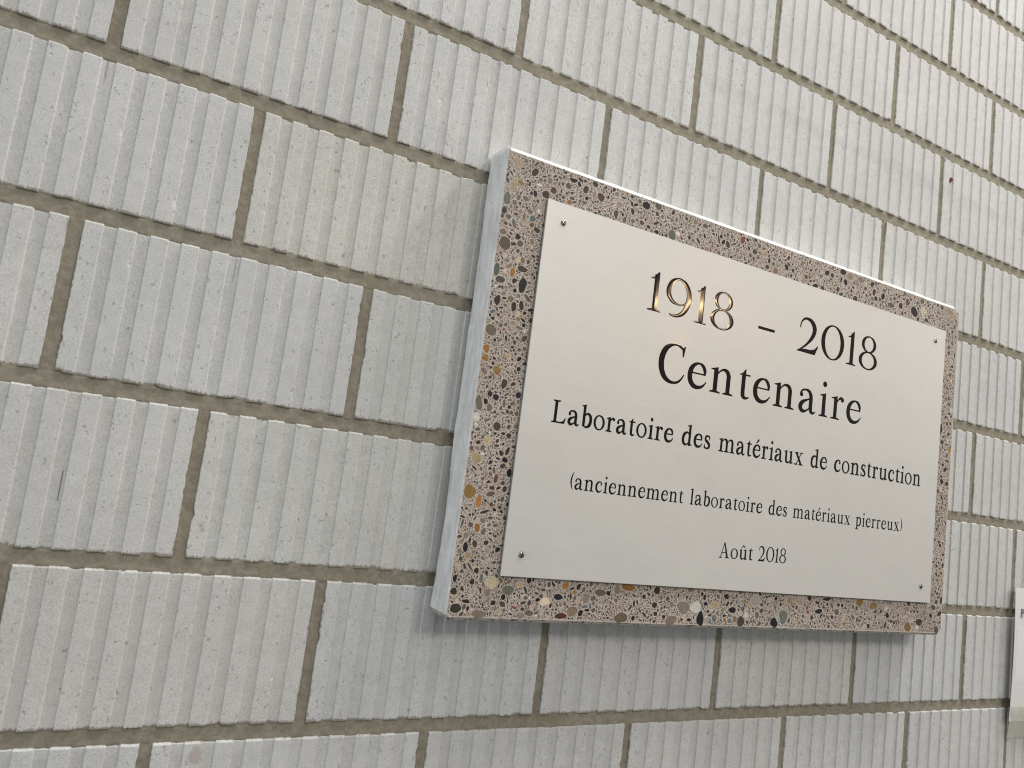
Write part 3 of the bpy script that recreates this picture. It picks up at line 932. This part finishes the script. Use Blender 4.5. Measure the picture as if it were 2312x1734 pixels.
G = {
    'n': (39.4, [Bx(5.3, 0, 12.1, 27), flag(.2, 5.3, 12.1, X_), serif(0, 17.6), arch(11), Bx(26.1, 0, 32.9, 22), serif(21.3, 38.6)]),
    'm': (60.5, [Bx(5.3, 0, 12.1, 27), flag(.2, 5.3, 12.1, X_), serif(0, 17.6), arch(11), Bx(26.1, 0, 32.9, 22), serif(20.9, 38.2),
                 arch(32), Bx(47.1, 0, 53.9, 22), serif(42.2, 60)]),
    'e': (30.5, E_),
    'é': (30.5, E_ + [Sx((13.0, 35.8, .9), (16.5, 39, 1.7), (20.8, 43.2, 2.3))]),
    't': (19.8, [Bx(5.4, 7, 12.0, 32), Px((0, 29.4), (6, 32), (10.8, 37.6), (12.0, 37.6), (12.0, 29.2)), Bx(10, 29.3, 19.6, 31.4),
                 Sx((8.7, 9, 3.3), (9.4, 4.0, 3.2), (13.2, 1.4, 1.9), (18.0, 2.3, 1.0), (19.2, 2.9, .8))]),
    'a': (33.2, [Cx(4.9, 23.3, 3.1), Sx((3.4, 25.3, 1.4), (6.8, 29, 1.4), (12.7, 30.4, 1.4), (18.8, 28.9, 2.4), (22.6, 23.8, 3.2), (23.2, 17, 3.4), (23.2, 8, 3.4),
                 (24.6, 3.0, 2.8), (28.3, 1.3, 1.7), (31.9, 2.7, .9), (32.7, 3.7, .7)),
                 Sx((22, 19.6, 1.0), (14.5, 16.9, 1.5), (7.2, 12.9, 2.9), (4.1, 7.6, 3.6), (6.6, 2.9, 3.0), (11.2, 1.7, 2.1), (17, 4.0, 1.2), (22, 8, 1.0))]),
    'i': (16.5, [Bx(5.2, 0, 12.0, 27), flag(.4, 5.2, 12.0, X_), serif(0, 17.0), Cx(8.5, 43.6, 3.9)]),
    'r': (25.2, [Bx(5.2, 0, 12.0, 27), flag(.2, 5.2, 12.0, X_), serif(0, 17.6), Sx((11, 23.0, .9), (14.5, 27.6, 1.2), (18.6, 29.8, 2.0), (21.7, 28.0, 2.9)), Cx(21.8, 27.7, 3.2)]),
    'C': (40.4, [Px((35.0, 33.2), (36.8, 33.2), (38.9, 46.6), (37.2, 46.6), (33.6, 42.2)), Sx((36.2, 41.2, 1.4), (30.5, 45.0, 1.7), (23.2, 46.2, 1.3), (15, 44, 2.5), (8, 37.5, 3.6), (4.2, 27, 4.1),
                 (4.8, 16, 4.0), (9.4, 6.8, 3.5), (16.8, 1.9, 2.4), (25, .9, 1.6), (32, 3.2, 1.5), (37, 8.3, 1.1), (39.3, 12.3, .9))]),
    'L': (40.0, [Bx(6.2, 0, 13.4, 46.5), serif(.3, 20.5), Px((.5, 46.8), (21, 46.8), (21, 45.4), (14, 44.2), (6, 44.2), (.5, 45.4)), Bx(2, 0, 33, 2.2),
                 Px((23, 0), (36.4, 0), (39.9, 11.6), (38.3, 11.8), (33, 4.6), (24, 2.1))]),
    'b': (32.6, [Bx(5.0, 2.5, 11.7, 44), flag(0, 5.0, 11.7, 48.2), Sx((10.5, 24.4, 1.0), (14.8, 28.9, 1.4), (20.3, 29.7, 2.2), (26.7, 25, 3.5), (28.6, 16.4, 3.8), (26.4, 7.2, 3.5),
                 (20, 1.9, 2.3), (13.8, 1.3, 1.6), (8.6, 3.6, 1.6))]),
    'o': (32.8, [Rx(16.4, 15.5, 16.4, 16.2, 10.5, 14.1, .12)]),
    'd': (35.0, [Sx((24, 25.2, 1.0), (19.5, 29.6, 1.4), (13.6, 29.4, 2.1), (6.9, 24.4, 3.4), (4.1, 15.5, 3.7), (5.6, 7.1, 3.5), (11, 2.0, 2.5), (17, 2.3, 1.5), (24, 7, 1.1)),
                 Bx(22.6, 3, 29.3, 44), flag(16.8, 22.6, 29.3, 48.2), Px((22.6, 8), (22.6, -.6), (24.2, -.6), (34.6, 1.8), (34.6, 3.2), (29.3, 3.6), (29.3, 8))]),
    's': (22.2, [Sx((18.9, 22.0, .8), (17.6, 27.8, 1.3), (12, 30.2, 1.6), (6.2, 28.2, 2.3), (4.4, 24, 2.7), (6.4, 19.4, 3.0), (12, 15.8, 3.3), (17.8, 11.4, 3.2), (19.2, 7, 2.8), (16.8, 2.9, 2.2),
                 (11, 1.1, 1.5), (4.6, 2.7, 1.4), (1.9, 9.3, .8)), Px((17.8, 30.9), (18.3, 21.4), (19.7, 21.4), (19.7, 31.2)), Px((1.0, .2), (1.1, 9.8), (2.6, 9.8), (4.6, 2.0))]),
    'u': (38.0, U_),
    'û': (38.0, U_ + [Sx((10.5, 35.8, .9), (14.8, 40.0, 1.5), (18.4, 43.6, 1.3)), Sx((18.4, 43.6, 1.3), (22, 40.0, 1.5), (26.4, 35.8, .9))]),
    'x': (37.0, [Px((3.6, 30.4), (11.8, 30.4), (33.4, .6), (25.2, .6)), Px((27.4, 30.4), (29.8, 30.4), (9.6, .6), (7.2, .6)), serif(0, 14, 0, 1.5), serif(19.8, 37, 0, 1.6),
                 Px((.2, 31.2), (16, 31.2), (16, 29.9), (.2, 29.9)), Px((21.6, 31.2), (35, 31.2), (35, 29.9), (21.6, 29.9))]),
    'c': (28.2, [Cx(23.2, 23.6, 3.0), Sx((24.9, 25.4, 1.4), (21.6, 29.0, 1.5), (16, 30.3, 1.4), (9.6, 27.4, 2.6), (5.0, 21, 3.5), (4.0, 14.5, 3.8), (5.6, 7.6, 3.6), (10.6, 2.7, 3.0),
                 (17, 1.4, 2.0), (22.8, 3.6, 1.4), (26.6, 8.0, .9))]),
    'p': (33.4, [Bx(5.0, -11, 11.7, 27), flag(0, 5.0, 11.7, X_), serif(0, 17.4, -11.6), Sx((10.5, 23.6, 1.0), (15, 28.8, 1.4), (20.4, 29.6, 2.2), (27.2, 24.8, 3.5), (29.2, 15.5, 3.8), (26.7, 6.8, 3.4),
                 (20.2, 1.6, 2.1), (14.2, 1.6, 1.5), (10, 4.5, 1.2))]),
    'l': (17.0, [Bx(5.2, 0, 12.0, 44), flag(.2, 5.2, 12.0, 48.2), serif(0, 17.4)]),
    '(': (12.4, [Sx((11.6, 47.6, .6), (6.6, 38.5, 1.7), (3.6, 28, 2.5), (3.4, 18, 2.5), (6.4, 7.5, 1.7), (11.6, -1.2, .6))]),
    ')': (12.4, [Sx((.8, 47.6, .6), (5.8, 38.5, 1.7), (8.8, 28, 2.5), (9.0, 18, 2.5), (6.0, 7.5, 1.7), (.8, -1.2, .6))]),
    'A': (47.0, [Px((20.6, 46), (23.4, 46), (8.4, .5), (5.9, .5)), Px((20.4, 47.4), (24.4, 47.4), (41.8, .5), (33.6, .5)), Bx(11, 15.4, 34, 17.4), serif(0, 14.4, 0, 1.6), serif(28, 47.4)]),
    '1': (19.8, [Bx(7.0, 0, 14.2, 44), Px((1.9, 39.2), (7.4, 41.0), (11.6, 47.2), (14.2, 47.2), (14.2, 38.5), (7.0, 38.2), (2.0, 37.6)), serif(0, 20)]),
    '2': (40.2, [Sx((3.9, 32.6, 1.0), (5.2, 38.8, 1.1), (10.2, 44.4, 1.5), (17.2, 45.6, 2.0), (25, 42.9, 3.2), (30.1, 36.6, 3.9), (30.4, 29.6, 3.6), (26.3, 21, 2.7), (17.6, 11.6, 1.7), (8, 4.2, 1.2), (1.6, .9, .8)),
                 Px((0, 0), (34.4, -.2), (40.3, 12.8), (38.8, 13.2), (33, 7.4), (26, 5.4), (14, 4.9), (3, 2.0))]),
    '0': (45.6, [Rx(22.8, 23.4, 22.8, 24.0, 15.2, 22.0, .05)]),
    '8': (38.4, [Rx(19.5, 35.4, 15.2, 12.0, 9.2, 10.0, .0), Rx(19.2, 12.3, 19.2, 12.9, 12.6, 10.8, .0)]),
    '9': (39.8, [Sx((35.0, 24.5, 2.6), (32, 19.6, 1.6), (26, 16.0, 1.1), (19, 15.6, 1.2), (10.4, 18.2, 2.5), (4.7, 25, 3.5), (4.2, 32.5, 3.5), (8.3, 41, 2.8), (16, 45.8, 1.6), (22, 45.7, 1.7),
                 (29.3, 42, 2.8), (34.3, 34, 3.6), (35.6, 25, 3.9), (33.3, 15, 3.7), (27.8, 6.7, 3.0), (19.8, 2.0, 2.0), (12, .9, 1.3), (8.8, 1.9, 1.2))]),
    '-': (29.4, [Bx(0, 14.4, 29.4, 18.0)]),
    'P': (36.0, [Bx(5.4, 0, 12.2, 46.6), serif(0, 19), Px((0, 46.8), (14, 46.8), (14, 44), (5, 44), (0, 45.4)), Sx((10, 45.3, 1.4), (20, 45.0, 1.7), (28.5, 41, 3.2), (31, 34, 3.8), (27.6, 26.8, 3.2), (20, 22.7, 1.7), (10, 22.4, 1.2))]),
}


def catmull(p, m=14):
    p = np.array(p, float)
    q_ = np.concatenate([[2 * p[0] - p[1]], p, [2 * p[-1] - p[-2]]])
    out = []
    for i in range(len(p) - 1):
        a, b_, c_, d_ = q_[i:i + 4]
        t = np.linspace(0, 1, m, endpoint=False)[:, None]
        out.append(.5 * (2 * b_ + (c_ - a) * t + (2 * a - 5 * b_ + 4 * c_ - d_) * t ** 2 + (3 * b_ - a - 3 * c_ + d_) * t ** 3))
    return np.concatenate(out + [p[-1:]])


def sdf_glyph(shapes, gx, gz):
    """positive inside"""
    D = np.full(gx.shape, -1e9)
    for kd, pr in shapes:
        if kd == 's':
            c_ = catmull(pr) if len(pr) > 2 else np.array(pr, float)
            d = np.full(gx.shape, -1e9)
            for x_, z_, r_ in c_:
                d = np.maximum(d, max(r_, .45) - np.hypot(gx - x_, gz - z_))
        elif kd == 'r':
            cx, cy, ax, ay, bx_, by_, ro, dx = pr
            def ell(a, b_, ro_):
                X = (gx - cx) * math.cos(ro_) + (gz - cy) * math.sin(ro_)
                Z = -(gx - cx) * math.sin(ro_) + (gz - cy) * math.cos(ro_)
                rho = np.hypot(X / a, Z / b_) + 1e-9
                grad = np.hypot(X / a ** 2, Z / b_ ** 2) / rho + 1e-9
                return (1 - rho) / grad
            d = np.minimum(ell(ax, ay, 0), -ell(bx_, by_, ro))
        else:
            q_ = np.array(pr, float)
            d2 = np.full(gx.shape, 1e9)
            ins = np.zeros(gx.shape, bool)
            for i in range(len(q_)):
                a, b_ = q_[i], q_[(i + 1) % len(q_)]
                e = b_ - a
                wx, wz = gx - a[0], gz - a[1]
                t = np.clip((wx * e[0] + wz * e[1]) / max(e @ e, 1e-9), 0, 1)
                d2 = np.minimum(d2, np.hypot(wx - e[0] * t, wz - e[1] * t))
                cnd = ((a[1] <= gz) & (b_[1] > gz)) | ((b_[1] <= gz) & (a[1] > gz))
                xx = a[0] + (gz - a[1]) * e[0] / (e[1] if abs(e[1]) > 1e-9 else 1e-9)
                ins ^= cnd & (gx < xx)
            d = np.where(ins, d2, -d2)
        D = np.maximum(D, d)
    return D


def glyph_mesh(ch, step=0.5, flat=False, bold=0.0):
    """vertices (x, height, z) in mm and triangles"""
    if (ch, flat, bold) in SH_:
        return SH_[(ch, flat, bold)]
    w, shapes = G[ch]
    xs_ = np.arange(-2.5, w + 3.5, step)
    zs_ = np.arange(-14.5 if ch == 'p' else -3.0, 52.5, step)
    gx, gz = np.meshgrid(xs_, zs_)
    D = sdf_glyph(shapes, gx, gz) + bold
    H, Wd = D.shape
    V, T, vid = [], [], {}

    def grid_v(j, i):
        k = ('g', j, i)
        if k not in vid:
            vid[k] = len(V)
            V.append((gx[j, i], D[j, i], gz[j, i]))
        return vid[k]

    def edge_v(j0, i0, j1, i1):
        k = (j0, i0, j1, i1) if (j0, i0) < (j1, i1) else (j1, i1, j0, i0)
        if k not in vid:
            a, b_ = D[j0, i0], D[j1, i1]
            t = a / (a - b_)
            vid[k] = len(V)
            V.append((gx[j0, i0] + (gx[j1, i1] - gx[j0, i0]) * t, 0.0, gz[j0, i0] + (gz[j1, i1] - gz[j0, i0]) * t))
        return vid[k]

    ins = D > 0
    cnt = ins[:-1, :-1].astype(int) + ins[:-1, 1:] + ins[1:, 1:] + ins[1:, :-1]
    for j, i in zip(*np.nonzero(cnt)):
        cs = [(j, i), (j, i + 1), (j + 1, i + 1), (j + 1, i)]
        poly = []
        for k in range(4):
            a, b_ = cs[k], cs[(k + 1) % 4]
            if ins[a]:
                poly.append(grid_v(*a))
            if ins[a] != ins[b_]:
                poly.append(edge_v(*a, *b_))
        for k in range(1, len(poly) - 1):
            T.append((poly[0], poly[k], poly[k + 1]))
    V = np.array(V)
    R = 4.2                                   # mm over which the enamel rises
    d = np.clip(V[:, 1], 0, R)
    V[:, 1] = 0 if flat else 0.12 * (1 - (1 - d / R) ** 2)
    SH_[(ch, flat, bold)] = (w, V, np.array(T))
    return SH_[(ch, flat, bold)]


def text_run(words, base_z, cap, flat=False, adv=0.0):
    """words: (string, x0, x1) in mm on the plate; one mesh for the line"""
    VV, TT, k = [], [], 0
    sc = cap / 47.0
    for wd, xa, xb in words:
        gap = 5.4 if len(wd) > 1 else 0
        if wd.isdigit():
            gap = 5.2
        tot = sum(G[c_][0] for c_ in wd) + gap * (len(wd) - 1)
        sxx = (xb - xa) / tot
        x_ = 0.0
        for c_ in wd:
            w, V, T = glyph_mesh(c_, flat=flat, bold=0.45 if cap > 40 else 1.4)
            P_ = V.copy()
            P_[:, 0] = xa + (P_[:, 0] + x_) * sxx
            P_[:, 1] = -P_[:, 1] * (0.8 * sc + .1)
            P_[:, 2] = base_z + P_[:, 2] * sc
            VV.append(P_ / 1000)
            TT.append(T + k)
            k += len(V)
            x_ += w + gap
    return np.concatenate(VV), np.concatenate(TT)


def spaced(chars, base_z, cap):
    """chars: (glyph, x0, x1) placed one by one"""
    return text_run([(c_, a, b_) for c_, a, b_ in chars], base_z, cap)


WORDS = []          # one raised enamel word per part


def line(words, base_z, cap):
    for w_ in words:
        WORDS.append(text_run([w_], base_z, cap))


WORDS.append(spaced([('1', 147.2, 167.0), ('9', 172.5, 212.2), ('1', 218.2, 237.9), ('8', 243.6, 281.9)], -90.9, 47.0))
WORDS.append(spaced([('-', 324.0, 353.4)], -90.9, 47.0))
WORDS.append(spaced([('2', 395.4, 435.6), ('0', 440.1, 485.7), ('1', 491.4, 511.0), ('8', 516.9, 555.6)], -90.9, 47.0))
WORDS.append(spaced([('C', 172.4, 212.6), ('e', 217.0, 247.5), ('n', 253.0, 292.4), ('t', 298.9, 318.7), ('e', 324.5, 355.0), ('n', 360.6, 400.0),
                     ('a', 406.4, 439.6), ('i', 445.9, 462.4), ('r', 468.8, 493.9), ('e', 499.5, 530.1)], -169.4, 47.0))
line([("Laboratoire", 37.6, 205.1), ("des", 218.4, 263.0), ("matériaux", 277.0, 423.8), ("de", 438.2, 469.6), ("construction", 483.8, 669.4)], -238.5, 24.0)
line([("(anciennement", 70.7, 229.3), ("laboratoire", 240.0, 358.6), ("des", 369.6, 402.4), ("matériaux", 413.4, 524.0), ("pierreux)", 535.0, 634.2)], -306.4, 18.1)
line([("Août", 293.5, 349.0), ("2018", 358.2, 407.6)], -364.8, 18.3)
for V, T in WORDS:
    me = mesh_np("engraved_word", V, [T], smooth=True)
    o = link("engraved_word", me, [M_INK], plate, (0, PY1 + 0.00002, 0))

# ------------------------------------------------------------------ screws
def screw_mesh(ang):
    """round-head slotted screw, axis -y"""
    R, Hh = 3.4e-3, 1.7e-3
    m, nr_ = 40, 9
    V, F = [], []
    ca_, sa_ = math.cos(ang), math.sin(ang)
    half = 0.48e-3
    N = 61
    xs_ = np.linspace(-R * 1.02, R * 1.02, N)
    gx, gz = np.meshgrid(xs_, xs_)
    rr_ = np.hypot(gx, gz)
    hgt = Hh * np.sqrt(np.clip(1 - (rr_ / R) ** 2, 0, 1)) ** .8
    d = np.abs(gx * -sa_ + gz * ca_)
    hgt = np.where(d < half, np.minimum(hgt, Hh * .30), hgt)
    ok = rr_ <= R
    idm = -np.ones_like(ok, int)
    for j in range(N):
        for i in range(N):
            if ok[j, i]:
                idm[j, i] = len(V)
                V.append((gx[j, i], -hgt[j, i], gz[j, i]))
    for j in range(N - 1):
        for i in range(N - 1):
            q_ = [idm[j, i], idm[j, i + 1], idm[j + 1, i + 1], idm[j + 1, i]]
            if min(q_) >= 0:
                F.append(q_)
    return mesh_np("screw", V, [np.array(F)], smooth=False)


for (x_, z_, a) in ((22.6, -21.9, .35), (684.8, -20.1, 1.2), (684.7, -380.2, 1.75), (21.7, -379.9, 1.5)):
    link("screw", screw_mesh(a), [M_CHROME], plate, (x_ / 1000, PY1, z_ / 1000))

# ------------------------------------------------------------------ paper notice at the right edge
NOT = thing("paper_notice", "white paper notice in a taped sleeve, cut by the right picture edge", "notice", (1.4585, 0.0, -1.1235 + ZO))


def sheet(w, h_, nx_, nz_, yf, xf=None, thick=0.0006):
    V, F = [], []
    for s_ in (0, 1):
        for j in range(nz_ + 1):
            for i in range(nx_ + 1):
                u, v_ = i / nx_, j / nz_
                x_ = u * w + (xf(u, v_) if xf else 0)
                V.append((x_, yf(u, v_) + s_ * thick, -v_ * h_))
    st = (nx_ + 1) * (nz_ + 1)
    for j in range(nz_):
        for i in range(nx_):
            a = j * (nx_ + 1) + i
            F.append((a, a + nx_ + 1, a + nx_ + 2, a + 1))
            a += st
            F.append((a + 1, a + nx_ + 2, a + nx_ + 1, a))
    ring = [i for i in range(nx_ + 1)] + [(j + 1) * (nx_ + 1) - 1 for j in range(1, nz_ + 1)] + \
           [nz_ * (nx_ + 1) + i for i in range(nx_ - 1, -1, -1)] + [j * (nx_ + 1) for j in range(nz_ - 1, 0, -1)]
    for k in range(len(ring)):
        a, b_ = ring[k], ring[(k + 1) % len(ring)]
        F.append((a, b_, b_ + st, a + st))
    return V, F


def paper_y(u, v_):
    return -0.0095 - 0.004 * (1 - u) ** 3 * (1 - .5 * v_) - 0.002 * math.sin(v_ * 3.1)


V, F = sheet(0.297, 0.214, 24, 16, paper_y, lambda u, v_: 0.0015 * v_)
link("paper_sheet", mesh_np("paper_sheet", V, [np.array(F)]), [M_PAPER], NOT)
V, F = sheet(0.22, 0.089, 16, 8, lambda u, v_: paper_y(u * .74 + .03, v_ * .41 + .29) - .0002, None, .0001)
link("paler_rectangle", mesh_np("paler_rectangle", V, [np.array(F)]), [M_PALER], NOT, (0.0085, 0, -0.062))  # thin, slightly paler rectangle lying on the sheet
V, T = text_run([("Po", 0, 17.5)], 0, 13.5, flat=True)
V[:, 1] = 0
link("printed_text", mesh_np("printed_text", V, [T]), [M_PRINT], NOT, (0.0165, paper_y(.07, .22) - .0007, -0.0475))
V, F = sheet(0.10, 0.052, 14, 10, lambda u, v_: -0.0118 + 0.009 * v_ ** 1.3 - .003 * math.exp(-((u - .12) / .06) ** 2) * v_, lambda u, v_: 0.006 * v_ * (1 - u), .0003)
link("adhesive_tape", mesh_np("adhesive_tape", V, [np.array(F)]), [M_TAPE], NOT, (0.0018, -0.0025, -0.190))

# ------------------------------------------------------------------ red wall plug
PLUG = thing("wall_plug", "small red plastic plug in a drilled hole, in the brick above the plaque", "wall plug", (1.2412, -0.0004, -0.4766 + ZO))
V, F = [], []
m = 20
prof_ = [(2.9e-3, 0.004), (2.9e-3, -0.0003), (3.1e-3, -0.0006), (3.6e-3, -0.0006), (3.8e-3, -0.0003), (3.8e-3, 0.0022)]
for r_, y_ in prof_:
    for i in range(m):
        a = 2 * math.pi * i / m
        V.append((r_ * math.cos(a), y_, r_ * math.sin(a)))
for k in range(len(prof_) - 1):
    for i in range(m):
        j = (i + 1) % m
        F.append((k * m + i, (k + 1) * m + i, (k + 1) * m + j, k * m + j))
link("collar", mesh_np("collar", V, [np.array(F)], smooth=True), [M_RED], PLUG)
V = [(2.88e-3 * math.cos(2 * math.pi * i / m), -0.0002, 2.88e-3 * math.sin(2 * math.pi * i / m)) for i in range(m)]
V += [(v_[0], 0.003, v_[2]) for v_ in V]
F = [np.arange(m)[None, :]]
F.append(np.array([(i, i + m, (i + 1) % m + m, (i + 1) % m) for i in range(m)]))
link("bore", mesh_np("bore", V, F), [M_HOLE], PLUG)
